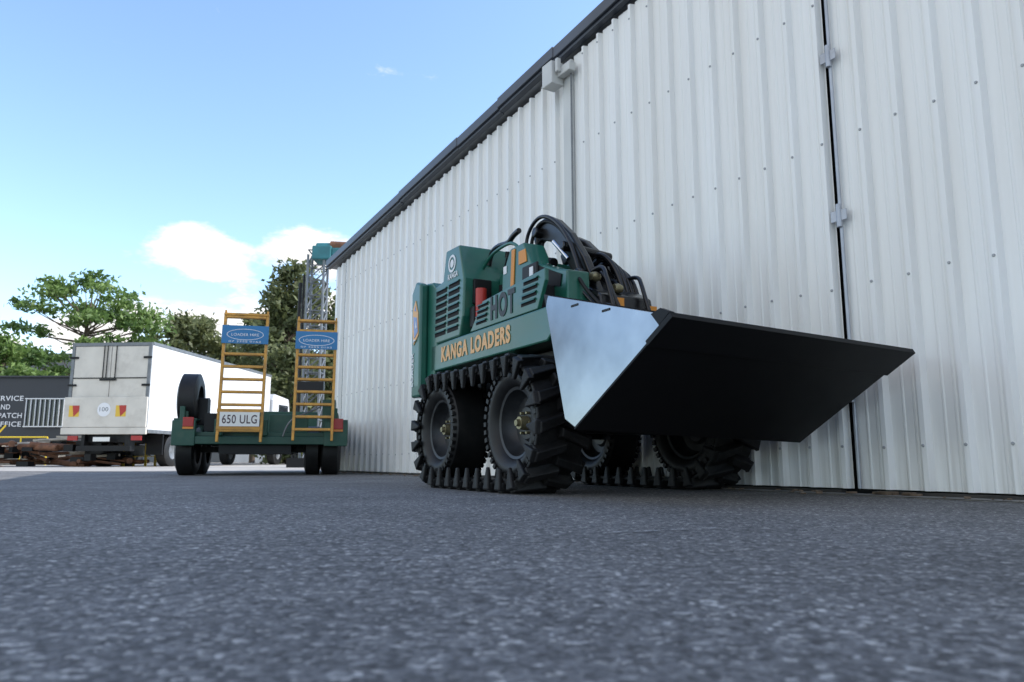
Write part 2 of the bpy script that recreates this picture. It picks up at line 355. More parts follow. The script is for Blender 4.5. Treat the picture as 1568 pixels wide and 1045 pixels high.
# ---------------------------------------------------------------- loader
LD=empty('mini_loader',(.06*.96,4.55*.96,0),rad(28)); LD.scale=(.96,.96,.96)
ld=lambda a,b_,z:(b_,-a,z)
RW=.44
def track(name,b0,b1):
    R=.385; c0=-1.43;c1=-.22; Lh=c1-c0; P=2*Lh+2*math.pi*R; n=30
    def at(d):
        d%=P
        if d<Lh: return (c0+d,RW-R,( 1,0),(0,-1))
        d-=Lh
        if d<math.pi*R:
            t=d/R; return (c1+R*math.sin(t),RW-R*math.cos(t),(math.cos(t),math.sin(t)),(math.sin(t),-math.cos(t)))
        d-=math.pi*R
        if d<Lh: return (c1-d,RW+R-.02*math.sin(math.pi*d/Lh),(-1,0),(0,1))
        d-=Lh; t=d/R
        return (c0-R*math.sin(t),RW+R*math.cos(t),(-math.cos(t),-math.sin(t)),(-math.sin(t),math.cos(t)))
    m=MB(); K=110; V=[];F=[]
    for i in range(K):
        a,z,t,nn=at(P*i/K)
        for (bb,h) in ((b0+.015,-.025),(b0+.015,.0),(b1-.015,.0),(b1-.015,-.025)):
            V.append(ld(a+nn[0]*h,bb,z+nn[1]*h))
    for i in range(K):
        j=(i+1)%K
        for q in range(4): F.append((i*4+q,j*4+q,j*4+(q+1)%4,i*4+(q+1)%4))
    m.add(V,F)
    bm_=(b0+b1)/2
    for i in range(n):
        d=P*i/n
        for side in (0,1):
            off=0 if side==0 else P/n/2
            bo=b0 if side==0 else b1; sg=1 if side==0 else -1
            def pt(bb,h,dd):
                a,z,t,nn=at(d+off+dd)
                return ld(a+nn[0]*h,bb,z+nn[1]*h)
            bi=bm_+sg*.03; sk=.06
            lo=[pt(bo,-.01,-.050),pt(bi,-.01,-.045+sk),pt(bi,-.01,.045+sk),pt(bo,-.01,.050)]
            hi=[pt(bo+sg*.008,.055,-.030),pt(bi-sg*.01,.055,-.024+sk),pt(bi-sg*.01,.055,.020+sk),pt(bo+sg*.008,.055,.026)]
            m.hexa(lo+hi)
            bo2=bo-sg*.020
            lo=[pt(bo2+sg*.01,-.10,-.012),pt(bo+sg*.012,-.10,-.016),pt(bo+sg*.012,-.10,.016),pt(bo2+sg*.01,-.10,.012)]
            hi=[pt(bo2,.035,-.040),pt(bo+sg*.02,.045,-.042),pt(bo+sg*.02,.045,.040),pt(bo2,.035,.038)]
            m.hexa(lo+hi)
    m.out(name,RUB,LD,bevel=.007)
track('left_track',0.0,.36); track('right_track',1.39,1.75)
def wheel(name,cb,ca,outer):
    m=MB(); w=.15; R=.355
    pr=[(-w*.55,.225),(-w*.8,.24),(-w*.98,.275),(-w,.305),(-w*.93,.335),(-w*.78,R),(0,R+.002),(w*.78,R),(w*.93,.335),(w,.305),(w*.98,.275),(w*.8,.24),(w*.55,.225)]
    m.lathe(pr,(cb,-ca,RW),56)
    for i in range(40):
        a=2*math.pi*i/40
        for sg in (-1,1):
            M=Matrix.Translation((cb,-ca,RW))@Matrix.Rotation(a,4,'X')
            m.box((sg*w*.98-.012,-.014,.318),(sg*w*.98+.012,.014,.350),M)
    m.out(name+'_tyre',TYR,LD,smooth=True)
    m=MB(); o=outer
    for oo in (o,-o):
        pr=[(oo*w*.62,.232),(oo*w*.70,.228),(oo*w*.66,.21),(oo*w*.30,.20),(oo*w*.05,.17),(oo*w*.0,.12),(oo*w*.18,.10),(oo*w*.18,.0)]
        m.lathe(pr,(cb,-ca,RW),48)
    m.out(name+'_rim',RIM,LD,smooth=True)
    m=MB()
    m.cyl((cb+o*w*.15,-ca,RW),(cb+o*w*.55,-ca,RW),.048,.040,18)
    m.cyl((cb+o*w*.55,-ca,RW),(cb+o*w*.70,-ca,RW),.024,.02,12)
    for i in range(6):
        a=math.pi/3*i; y=-ca+.072*math.cos(a); z=RW+.072*math.sin(a)
        m.cyl((cb+o*w*.12,y,z),(cb+o*w*.34,y,z),.010,.009,6)
    m.out(name+'_hub',BRASS,LD,smooth=True)
for nm,cb,o in (('left',.18,-1),('right',1.57,1)):
    for nn,ca in (('rear',-1.43),('front',-.22)): wheel(nm+'_'+nn,cb,ca,o)
m=MB(); m.prism([(-1.75,.45),(-.02,.45),(.05,.6),(.05,.95),(-1.9,.95),(-1.9,.6)],.44,1.31); m.out('chassis',BLACK,LD,bevel=.01)
m=MB()
for ca in (-1.43,-.22): m.cyl(ld(ca,.2,RW),ld(ca,1.55,RW),.06)
m.box((.38,.75,.42),(.43,.90,.95)); m.out('axles',BLACK,LD)
m=MB(); m.prism([(-.92,.50),(-.78,.50),(-.78,.96),(-.92,.96)],.36,.40); m.out('axle_support',GREEN,LD,bevel=.01)
m=MB(); m.prism([(-2.1,.96),(-.12,.96),(-.02,1.03),(-.02,1.19),(-2.1,1.19)],.25,1.45); m.out('body_lower',GREEN,LD,bevel=.012)
m=MB()
sp_=[(-1.30,1.192),(-1.08,1.40),(-.14,1.45),(-.14,1.37),(-.24,1.192)]
m.prism(sp_,.25,.28); m.out('side_panels',GREEN,LD,bevel=.006)
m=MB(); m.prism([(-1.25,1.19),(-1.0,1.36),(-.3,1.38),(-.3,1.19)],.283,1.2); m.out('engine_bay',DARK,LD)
def slits(mb,lips,a0,a1,z0,z1,n,shear=0,b=.25,h=.5):
    for i in range(n):
        zc=z0+(z1-z0)*(i+.5)/n; dz=(z1-z0)/n*h/2; sh=shear*(zc-z0)
        mb.hexa([(b-.002,-(a0+sh),zc-dz),(b-.002,-(a1+sh),zc-dz),(b+.004,-(a1+sh),zc-dz),(b+.004,-(a0+sh),zc-dz),
                 (b-.002,-(a0+sh),zc+dz),(b-.002,-(a1+sh),zc+dz),(b+.004,-(a1+sh),zc+dz),(b+.004,-(a0+sh),zc+dz)])
        lips.hexa([(b-.016,-(a0+sh),zc+dz-.006),(b-.016,-(a1+sh),zc+dz-.006),(b+.002,-(a1+sh),zc+dz+.004),(b+.002,-(a0+sh),zc+dz+.004),
                 (b-.014,-(a0+sh),zc+dz),(b-.014,-(a1+sh),zc+dz),(b+.002,-(a1+sh),zc+dz+.012),(b+.002,-(a0+sh),zc+dz+.012)])
sl=MB(); lp=MB()
slits(sl,lp,-1.19,-1.01,1.22,1.385,4,.25); slits(sl,lp,-.47,-.27,1.23,1.42,4,.25)
m=MB()
m.prism([(-2.36,.75),(-2.05,.75),(-1.98,1.192),(-1.5,1.192),(-1.44,1.35),(-1.42,1.66),(-1.52,1.96),(-1.80,1.97),(-1.86,1.72),(-2.02,1.70),(-2.10,1.76),(-2.25,1.78),(-2.36,1.72)],.25,1.2)
m.out('rear_tower',GREEN,LD,bevel=.015)
m=MB(); m.prism([(-2.37,.75),(-2.18,.75),(-2.18,1.76),(-2.3,1.80),(-2.40,1.70)],.17,.248); m.out('rear_side_guard',GREEN,LD,bevel=.02)
slits(sl,lp,-2.02,-1.79,1.24,1.66,7,.06,h=.6); slits(sl,lp,-1.75,-1.53,1.24,1.67,7,.06,h=.6)
sl.out('vent_slot_shade',DARK,LD); lp.out('louvre_lips',GREEN,LD)  # near-black inserts paint the shade of open slots; nothing is cut through
m=MB(); m.prism([(-1.42,1.192),(-1.42,1.72),(-.98,1.76),(-.98,1.192)],.56,1.15); m.out('fuel_tank',GREEN,LD,bevel=.03)
bt=[(-1.10,1.192),(-1.08,1.62),(-.95,1.80),(-.74,1.80),(-.62,1.62),(-.30,1.50),(-.14,1.46),(-.14,1.192)]
m=MB(); m.prism(bt,.42,.60); m.prism([(a-.15,z-.05) for a,z in bt],.95,1.02); m.out('boom_tower',GREEN,LD,bevel=.012)
m=MB(); m.prism([(-1.0,1.2),(-.95,1.6),(-.6,1.58),(-.05,1.30),(0,1.0)],.61,1.05); m.out('engine_cover',BLACKG,LD,bevel=.02)
m=MB(); m.box((.5,.62,1.3),(.56,1.25,1.55)); m.out('manifold_block',BLACK,LD,bevel=.01)
m=MB(); m.box((.33,1.40,1.45),(.49,1.47,1.66)); m.box((.3,1.34,1.25),(.52,1.42,1.42)); m.box((.395,.50,1.47),(.415,.72,1.60)); m.out('valve_box',BLACK,LD,bevel=.01)
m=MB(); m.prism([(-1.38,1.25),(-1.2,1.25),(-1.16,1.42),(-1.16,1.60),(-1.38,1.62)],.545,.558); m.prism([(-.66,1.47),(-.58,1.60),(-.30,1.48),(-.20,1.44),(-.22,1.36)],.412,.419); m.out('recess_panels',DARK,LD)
m=MB(); m.cyl(ld(-1.33,.36,1.2),ld(-1.33,.36,1.56),.045); m.out('extinguisher',REDP,LD,smooth=True)
m=MB()
for z in (1.60,1.68,1.76): m.box((.40,1.478,z),(.5,1.50,z+.03))
m.box((.388,.545,1.50),(.393,.595,1.57)); m.box((.415,1.0,1.62),(.419,1.05,1.68)); m.out('decal_labels',DECW,LD)
m=MB(); m.prism([(-.93,1.50),(-.91,1.78),(-.86,1.78),(-.88,1.50)],.412,.419); m.prism([(-.80,1.64),(-.80,1.74),(-.70,1.74),(-.68,1.64)],.412,.419); m.out('decal_orange',ORANGE2,LD)
m=MB()
m.lathe([(0,.055),(-.003,.055),(-.003,.075),(0,.075)],(.248,1.66,1.83),24)
m.lathe([(0,.0),(-.003,.0),(-.003,.035),(0,.035)],(.248,1.66,1.83),16)
m.out('badge',DECW,LD)
m=MB(); m.prism([(-2.31,1.22),(-2.2,1.3),(-2.22,1.5),(-2.28,1.62),(-2.34,1.55),(-2.35,1.35)],.164,.169); m.out('mascot_decal',ORANGE,LD)
m=MB(); m.prism([(-2.29,1.28),(-2.21,1.33),(-2.24,1.46),(-2.32,1.48)],.160,.163); m.prism([(-2.30,1.53),(-2.26,1.52),(-2.27,1.57)],.160,.163); m.out('mascot_decal_blue',mat('decal_blue',(.25,.35,.6),.5),LD)
m=MB(); m.prism([(-2.27,1.36),(-2.23,1.37),(-2.25,1.43)],.157,.159); m.prism([(-2.31,1.24),(-2.25,1.26),(-2.3,1.27)],.157,.163); m.out('mascot_decal_white',DECW,LD)
TM=lambda a,z,b=.2465: frame(ld(a,b,z),(0,-1,0),(0,0,1),(-1,0,0))
text('lettering','KANGA LOADERS',TM(-1.86,1.02),1.24,.13,ORANGE,LD,bold=.045)
text('lettering_hot','HOT',TM(-.93,1.225),.38,.18,mat('decal_dark',(.008,.01,.010),.5),LD,bold=.04)
text('rear_lettering','LOADER',frame(ld(-2.31,.166,.85),(0,0,1),(0,1,0),(-1,0,0)),.3,.06,DECW,LD,bold=.02)
text('badge_text','KANGA',TM(-1.74,1.70),.2,.05,DECW,LD,bold=.02)
tube('grab_handle',[ld(-1.47,.5,1.80),ld(-1.45,.5,1.90),ld(-1.30,.5,1.93),ld(-1.12,.5,1.90),ld(-1.05,.5,1.95),ld(-.95,.5,1.96)],.022,BLACKG,LD)
tube('grab_rail',[ld(-1.48,.44,1.75),ld(-1.36,.44,1.84),ld(-1.1,.44,1.87),ld(-.9,.44,1.85),ld(-.8,.44,1.74)],.013,GREEN,LD)
m=MB()
for i in range(4): m.cyl(ld(-1.45+.03*i,.62+.09*i,1.72),ld(-1.38+.03*i,.62+.09*i,1.86),.009); m.cyl(ld(-1.38+.03*i,.62+.09*i,1.86),ld(-1.37+.03*i,.62+.09*i,1.91),.02)
m.out('control_levers',BLACKG,LD,smooth=True)
arm=[(-1.02,1.95),(-.93,2.04),(-.80,2.06),(-.66,1.99),(-.48,1.84),(-.30,1.62),(-.14,1.34),(.0,1.12),(.30,.95),(.32,.72),(.16,.72),(-.12,.95),(-.26,1.20),(-.40,1.46),(-.56,1.68),(-.74,1.84),(-.90,1.89),(-.98,1.86)]
m=MB(); m.prism(arm,.66,.72)
arm2=[(a-.08,z-.10) for a,z in arm]; m.prism(arm2,.96,1.02)
m.cyl(ld(-.50,.6,1.74),ld(-.50,1.03,1.70),.035); m.cyl(ld(-.9,.6,1.95),ld(-.9,1.03,1.90),.04); m.cyl(ld(.24,.6,.82),ld(.24,1.2,.82),.04)
m.cyl(ld(-.30,.64,1.48),ld(-.30,.60,1.48),.05)
m.out('boom_arms',BLACKG,LD,bevel=.01)
m=MB(); m.cyl(ld(-.85,.80,1.55),ld(-.40,.80,1.42),.05); m.cyl(ld(-.9,.61,1.72),ld(-.62,.61,1.64),.035); m.out('lift_cylinder',BLACK,LD,smooth=True)
m=MB(); m.cyl(ld(-.62,.61,1.80),ld(-.42,.61,1.62),.016); m.cyl(ld(-.40,.80,1.42),ld(-.05,.80,1.1),.022)
for i in range(6): m.cyl(ld(-.74+.07*i,.57,1.68-.035*i),ld(-.74+.07*i,.54,1.68-.035*i),.016,n=8)
for i in range(10):
    a=random.uniform(-.6,-.05); bb=random.uniform(.55,.95); z=1.62-.55*(a+.6)/.55*.7+random.uniform(-.1,.05)
    m.cyl(ld(a,bb,z),ld(a+.03,bb-.02,z-.03),.013,n=8)
m.box((.55,.30,1.42),(.58,.36,1.46)); m.out('cylinder_rods',CHROME,LD,smooth=True)
m=MB()
for (a,bb,z) in ((-.16,.66,1.44),(-.10,.80,1.36)): m.lathe([(-.035,.0),(-.035,.028),(0,.036),(.03,.026)],(bb,-a,z),16)
m.out('fittings',BRASS,LD,smooth=True)
k=0
for i in range(4):
    o=.03*i; k+=1
    tube('hose_%d'%k,[ld(-.92+o,.60+o,1.62),ld(-1.03+o,.60+o,1.80),ld(-1.02+o,.61+o,1.97-.02*i),ld(-.86,.62+o,2.07-.03*i),ld(-.66,.63+o,2.0-.04*i),ld(-.45,.63+o,1.80-.05*i),ld(-.30,.62+o,1.52-.04*i),ld(-.16,.6+o,1.22)],.015,RUB if i%2 else BLACKG,LD)
for i in range(4):
    o=.04*i; k+=1
    tube('hose_%d'%k,[ld(-.66,.86+o,1.56),ld(-.52,.88+o,1.72-.03*i),ld(-.34,.9+o,1.66-.03*i),ld(-.20,.92+o,1.42),ld(-.10,.9+o,1.1)],.019,BLACKG,LD)
for i in range(5):
    k+=1
    tube('hose_%d'%k,[ld(-.66+.1*i,.56,1.58-.05*i),ld(-.54+.1*i,.5,1.52-.02*i),ld(-.38+.07*i,.54,1.40-.02*i),ld(-.2+.05*i,.6,1.2)],.013,BLACKG if i%2 else RUB,LD)
for i in range(7):
    k+=1; bb=random.uniform(.62,.98); a=random.uniform(-.35,-.1)
    tube('hose_%d'%k,[ld(a-.2,bb,1.45),ld(a-.05,bb+random.uniform(-.1,.1),1.55+random.uniform(-.05,.06)),ld(a+.12,bb+random.uniform(-.1,.1),1.36),ld(a+.2,bb,1.1)],.015,BLACKG,LD)
tube('hose_low',[ld(-.05,.62,1.2),ld(.10,.58,1.22),ld(.2,.6,1.05),ld(.25,.7,.85)],.016,BLACKG,LD)
m=MB(); m.prism([(-.1,.95),(.2,.72),(.42,.5),(.42,1.0),(.3,1.05),(0,1.15)],.5,1.28); m.out('quick_hitch',BLACK,LD,bevel=.01)
m=MB(); m.box((.72,.03,1.20),(.80,.05,1.28)); m.box((.99,-.0,1.18),(1.05,.02,1.24)); m.out('warning_labels',ORANGE2,LD)
# bucket
BR=Matrix.Rotation(rad(1.7),4,'Y')
A=(.25,1.165);D=(.465,.43);C=(.575,.378);B_=(1.36,.848)
side=[A,(.235,1.10),D,C,(1.30,.80),(1.33,.86),(1.27,.882)]
parts=[]
m=MB(); m.prism(side,0,.012); m.prism(side,1.658,1.67); parts.append(m.out('bucket_side_plates',STEEL,LD,bevel=.002))
m=MB()
def plate(p,q,th,b0,b1):
    d=Vector((q[0]-p[0],q[1]-p[1])).normalized(); n_=Vector((d.y,-d.x))*th
    m.prism([p,q,(q[0]+n_.x,q[1]+n_.y),(p[0]+n_.x,p[1]+n_.y)],b0,b1)
plate(C,B_,.014,-.012,1.682)
plate((1.21,.756),(1.39,.864),.030,-.03,1.675)
plate(A,D,-.012,.013,1.657); plate(D,C,.012,.013,1.657)
m.prism([(1.31,.815),(1.39,.866),(1.32,.895),(1.25,.878)],-.03,-.001)
parts.append(m.out('bucket_floor',mat('bucket_black',(.004,.004,.005),.5,var=.15,nscale=2,spec=.2),LD,bevel=.002))
m=MB(); m.prism([(.26,1.16),(.21,1.18),(.23,1.11)],0,1.67)
for a,zz in ((.55,1.045),(.85,.965)): m.box((-.003,-a-.035,zz),(-.001,-a+.035,zz+.012))
parts.append(m.out('bucket_top_rail',BLACK,LD))
for p in parts: p.matrix_local=BR

# ---------------------------------------------------------------- trailer
TR=empty('plant_trailer',(-3.28,9.85,0),rad(12))
m=MB(); m.box((-1.0,0,.40),(1.05,.08,.50)); m.box((-.98,.1,.50),(1.03,3.2,.56))
for x in (-.95,.95): m.box((x-.04,.1,.38),(x+.04,4.0,.50)); m.box((x-.03,.0,.5),(x+.03,.06,.88))
for y in (.8,1.8,2.8): m.box((-.95,y,.40),(.95,y+.06,.49))
for s in (-1,1):
    x0,x1=(-1.06,-.78) if s<0 else (.82,1.12)
    m.box((x0,-.02,.38),(x1,.06,.70)); m.box((x0,.06,.70),(x1,1.9,.73)); m.box((x0 if s<0 else x1-.03,.06,.46),(x0+.03 if s<0 else x1,1.9,.70))
m.box((-.93,.06,.56),(-.89,3.1,.82)); m.box((.95,.06,.56),(.99,3.1,.82)); m.box((.78,.1,.56),(.95,.7,1.0)); m.box((.1,.2,.56),(.6,.24,.8))
m.box((-.6,2.9,.56),(.6,3.0,1.0)); m.box((-.04,3.2,.42),(.04,5.0,.5)); m.box((-.55,-.03,.51),(-.45,.05,.72)); m.box((.0,-.03,.51),(.1,.05,.72))
m.out('trailer_frame',GREEN2,TR,bevel=.008)
def whl(mb,rb,cx,cy,R,w):
    mb.lathe([(-w*.5,R*.55),(-w*.52,R*.8),(-w*.4,R),(w*.4,R),(w*.52,R*.8),(w*.5,R*.55)],(cx,cy,R),32)
    rb.lathe([(-w*.4,R*.56),(-w*.2,R*.3),(-w*.25,0)],(cx,cy,R),20); rb.lathe([(w*.4,R*.56),(w*.2,R*.3),(w*.25,0)],(cx,cy,R),20)
m=MB();r=MB()
for cy in (.55,1.3): whl(m,r,-.95,cy,.33,.24); whl(m,r,.90,cy,.33,.24)
whl(m,r,.66,.6,.33,.2)
n0=len(m.V); whl(m,r,-.93,.42,.36,.24)
m.V=m.V[:n0]+[(x,y,z+.62) for x,y,z in m.V[n0:]]
m.out('tyres',TYR,TR,smooth=True); r.out('rims',RIM,TR,smooth=True)
m=MB(); m.box((-.9,.3,.66),(-.7,.5,1.0)); m.cyl((-.95,.42,.98),(-.7,.42,.98),.04); m.box((-.9,.75,.30),(.95,.83,.38)); m.box((-.5,.1,.28),(.4,1.6,.39)); m.box((-.7,.12,.57),(-.55,.5,.8)); m.box((.12,.5,.57),(.4,1.0,.78)); m.out('undercarriage',BLACK,TR)
m=MB(); m.box((-.93,-.035,.62),(-.80,-.02,.74)); m.box((.93,-.035,.60),(1.06,-.02,.74)); m.out('tail_lights',RED,TR,bevel=.006)
m=MB(); m.box((-.93,-.037,.59),(-.80,-.02,.618)); m.box((.93,-.037,.57),(1.06,-.02,.598)); m.out('indicator_lights',ORL,TR)
def ramp(nm,x0,x1,lean,zb=.52,zt=2.07):
    M=Matrix.Translation((0,-.16,zb))@Matrix.Rotation(rad(-lean),4,'X')
    m=MB(); H=zt-zb
    for x in (x0,x1-.035): m.box((x,-.04,0),(x+.035,.02,H),M)
    z=.03
    while z<H:
        m.box((x0+.036,-.045,z),(x1-.036,.015,z+.032),M); z+=.165
    m.box((x0-.0,-.05,H),(x1,.03,H+.03),M)
    for x in (x0,x1-.035): m.box((x+.002,-.06,-.1),(x+.033,.0,0),M); m.box((x+.005,-.03,H+.031),(x+.03,.0,H+.07),M)
    m.out(nm,YEL,TR,bevel=.004)
    m=MB(); m.box((x0-.01,-.058,H-.38),(x1+.01,-.05,H-.14),M); m.out(nm+'_sign',BLUE,TR)
    m=MB(); V=[];nn=24
    for i in range(nn):
        a=2*math.pi*i/nn; V.append(M@Vector(((x0+x1)/2+.23*math.cos(a),-.0605,H-.26+.075*math.sin(a))))
        V.append(M@Vector(((x0+x1)/2+.222*math.cos(a),-.0605,H-.26+.068*math.sin(a))))
    m.add(V,[(2*i,2*((i+1)%nn),2*((i+1)%nn)+1,2*i+1) for i in range(nn)]); m.out(nm+'_sign_ring',DECW,TR)
    T=M@frame(((x0+x1)/2-.17,-.0615,H-.28),(1,0,0),(0,0,1),(0,-1,0))
    text(nm+'_sign_text','LOADER HIRE',T,.34,.035,DECW,TR,depth=.001)
    T=M@frame(((x0+x1)/2-.2,-.0615,H-.365),(1,0,0),(0,0,1),(0,-1,0))
    text(nm+'_sign_phone','07 3255 0162',T,.40,.022,DECW,TR,depth=.001)
ramp('left_ramp',-.50,.06,4); ramp('right_ramp',.42,.94,6,.54,2.03)
m=MB(); m.box((-.46,-.225,.62),(.02,-.215,.80)); m.out('number_plate',PLATE,TR)
m=MB(); m.box((-.50,-.213,.58),(.06,-.20,.62)); m.box((-.50,-.213,.80),(.06,-.20,.84)); m.out('plate_frame',YEL,TR)
text('plate_text','650 ULG',frame((-.43,-.2265,.655),(1,0,0),(0,0,1),(0,-1,0)),.42,.11,mat('plate_red',(.05,.02,.03),.5),TR,depth=.001,bold=.01)
tube('safety_chain',[(.3,-.03,.5),(.35,-.05,.72),(.62,-.03,.82),(.75,.1,.9)],.012,GREY,TR)

# ---------------------------------------------------------------- box truck
TK=empty('box_truck',(-10.4,21.6,0),-math.atan(.08))
m=MB(); m.box((-2.42,.02,.98),(0,8.7,3.56)); m.out('box_body',TRUCKW,TK,bevel=.03)
m=MB()
for x0,x1 in ((-2.42,-2.33),(-.09,.0)): m.box((x0-.002,-.03,.95),(x1+.002,.018,3.57))
m.box((-2.33,-.03,3.47),(-.09,.018,3.57)); m.box((-2.33,-.028,.95),(-.09,.018,1.05))
m.box((-.002,.03,3.50),(.022,8.7,3.585)); m.box((-.002,.03,.96),(.022,8.7,1.06))
m.out('box_frame',GREY,TK,bevel=.005)
m=MB(); m.box((-2.32,-.02,1.07),(-1.22,.016,3.46)); m.box((-1.20,-.02,1.07),(-.10,.016,3.46)); m.out('rear_doors',TRUCKR,TK,bevel=.008)
m=MB()
for x in (-1.42,-1.32,-1.05): m.cyl((x,-.05,2.55),(x,-.05,3.48),.014,n=8)
m.box((-2.32,-.035,2.52),(-.1,-.022,2.55))
for z in (2.3,3.1): m.box((-2.45,-.06,z),(-2.2,-.03,z+.06)); m.box((-.22,-.06,z),(.03,-.03,z+.06))
m.box((-1.5,-.06,2.46),(-1.0,-.04,2.51)); m.out('door_bars',BLACK,TK)
m=MB(); m.box((-2.46,-.11,1.12),(.02,-.05,1.98)); m.box((-2.5,-.12,.92),(.04,-.04,1.11)); m.out('tail_lift',TRUCKR,TK,bevel=.01)
m1=MB();m2=MB()
for x in (-2.15,-.75):
    m1.add([(x-.15,-.114,1.42),(x+.16,-.114,1.42),(x+.16,-.114,1.74),(x-.15,-.114,1.74)],[(0,1,2,3)])
    m2.add([(x+.0,-.118,1.42),(x+.16,-.118,1.58),(x+.16,-.118,1.74),(x-.05,-.118,1.74)],[(0,1,2,3)])
m1.out('marker_yellow',mat('reflect_yellow',(.7,.45,.04),.4),TK); m2.out('marker_red',REDP,TK)
V=[(-1.25+.2*math.cos(a),-.115,1.62+.2*math.sin(a)) for a in [2*math.pi*i/24 for i in range(24)]]
mobj('round_sticker',V,[tuple(range(24))],DECW,TK)
text('sticker_text','100',frame((-1.38,-.118,1.57),(1,0,0),(0,0,1),(0,-1,0)),.26,.12,GREY,TK,depth=.001)
m=MB(); m.box((-2.0,-.1,.45),(-.4,.0,.60))
for x in (-1.9,-.6): m.box((x,-.05,.45),(x+.1,.3,.95))
m.box((-1.9,.1,.7),(-.5,8.6,.95)); m.box((-2.4,.9,.35),(-1.9,.94,.95)); m.box((-.5,.9,.35),(0,.94,.95))
m.box((-.15,4.2,.45),(-.05,6.4,.9)); m.out('truck_chassis',BLACK,TK)
m=MB(); m.box((-2.3,-.08,.75),(-2.0,-.04,.88)); m.box((-.4,-.08,.75),(-.1,-.04,.88)); m.out('truck_tail_lights',RED,TK)
m=MB(); m.box((-1.5,-.125,.72),(-1.0,-.12,.84)); m.out('truck_number_plate',PLATE,TK)
m=MB();r=MB()
for cy in (1.6,2.75,9.9):
    for cx in (-2.2,-.2): whl(m,r,cx,cy,.48,.34)
m.out('truck_tyres',TYR,TK,smooth=True); r.out('truck_rims',GREY,TK,smooth=True)
m=MB()
P=[(8.9,.6),(10.9,.6),(11.0,1.5),(10.6,2.75),(9.1,2.85),(8.9,2.6)]
n=len(P); m.add([(-2.25,y,z) for y,z in P]+[(.05,y,z) for y,z in P],[tuple(range(n)),tuple(reversed(range(n,2*n)))]+[(i,i+n,(i+1)%n+n,(i+1)%n) for i in range(n)])
m.out('cab',TRUCKW,TK,bevel=.06)
m=MB(); m.box((.05,9.5,1.65),(.06,10.5,2.45)); m.box((-2.0,8.88,1.7),(-.2,8.895,2.4)); m.out('cab_glass',GLASS,TK)
m=MB(); m.box((.15,10.5,1.6),(.4,10.6,2.2)); m.cyl((.0,10.6,2.2),(.3,10.55,2.15),.02); m.out('mirror',BLACK,TK)
m=MB()
for y in (3.4,3.9,4.4,6.8): m.box((-.03,y,.5),(.0,y+.05,.95))
m.box((-.03,3.4,.75),(.0,7,.80)); m.box((-.03,3.4,.5),(.0,7,.55)); m.out('side_rail',WHITE,TK)

# ---------------------------------------------------------------- site office
OF=empty('site_office',(0,0,0))
m=MB(); m.box((-34,30,0),(-17.4,36,3.45)); m.out('office_walls',OFFICE,OF,bevel=.02)
m=MB(); m.box((-34.1,29.9,3.452),(-17.3,36.1,3.52)); m.out('office_roof',OFFICE,OF)
m=MB(); m.box((-19.25,29.97,1.5),(-17.75,29.995,2.6)); m.box((-27,29.97,1.3),(-24,29.995,2.6)); m.out('office_window',GLASS,OF)
m=MB()
for i in range(9): x=-19.25+i*.1875; m.box((x-.013,29.90,1.5),(x+.013,29.94,2.6))
for z in (1.48,2.58): m.box((-19.3,29.89,z),(-17.7,29.95,z+.04))
m.out('window_bars',WHITE,OF)
for i,(tx,w) in enumerate((('SERVICE',1.25),('AND',.55),('DISPATCH',1.4),('OFFICE',1.1))):
    text('office_sign_%d'%i,tx,frame((-19.42-w-(0 if i!=1 else .5),29.98,2.52-.34*i),(1,0,0),(0,0,1),(0,-1,0)),w,.2,DECW,OF,bold=.01)
m=MB()
for x in (-19.6,-18.6,-17.6): m.cyl((x,28.8,0),(x,28.8,1.05),.03)
for z in (.55,1.05): m.cyl((-19.6,28.8,z),(-17.6,28.8,z),.03)
m.cyl((-19.6,28.8,1.05),(-19.3,28.9,1.5),.03)
m.out('yellow_rail',mat('rail_yellow',(.7,.5,.03),.5),OF)
m=MB(); m.box((-24,29.0,0),(-17.5,29.9,.4)); m.out('office_step',CONC,OF)
WH=empty('warehouse')
m=MB(); m.box((-75,60,0),(-22,80,8.4)); m.out('warehouse_walls',mat('warehouse_grey',(.16,.17,.18),.6,var=.1,nscale=.5),WH)
m=MB()
m.add([(-75.4,59.6,8.6),(-21.6,59.6,8.6),(-21.6,70,9.2),(-75.4,70,9.2),(-75.4,80.4,8.6),(-21.6,80.4,8.6),(-75.4,59.6,8.3),(-21.6,59.6,8.3)],[(0,1,2,3),(3,2,5,4),(0,3,4),(1,5,2),(6,7,1,0)]); m.out('warehouse_roof',mat('warehouse_roof_grey',(.15,.155,.16),.6,var=.1),WH)
m=MB()
for i in range(8): m.box((-70+i*6,59.95,2),(-67+i*6,59.98,4))
m.out('warehouse_windows',GLASS,WH)
LS=empty('storage_shed')
m=MB(); m.box((-14,46,0),(14,56,3.2)); m.out('shed_walls',mat('shed_grey',(.22,.24,.25),.6,var=.2,nscale=.6),LS)
m=MB(); m.add([(-14.3,45.7,3.2),(14.3,45.7,3.2),(14.3,51,4.3),(-14.3,51,4.3),(-14.3,56.3,3.2),(14.3,56.3,3.2)],[(0,1,2,3),(3,2,5,4),(0,3,4),(1,5,2)]); m.out('shed_roof',ROOFG,LS)

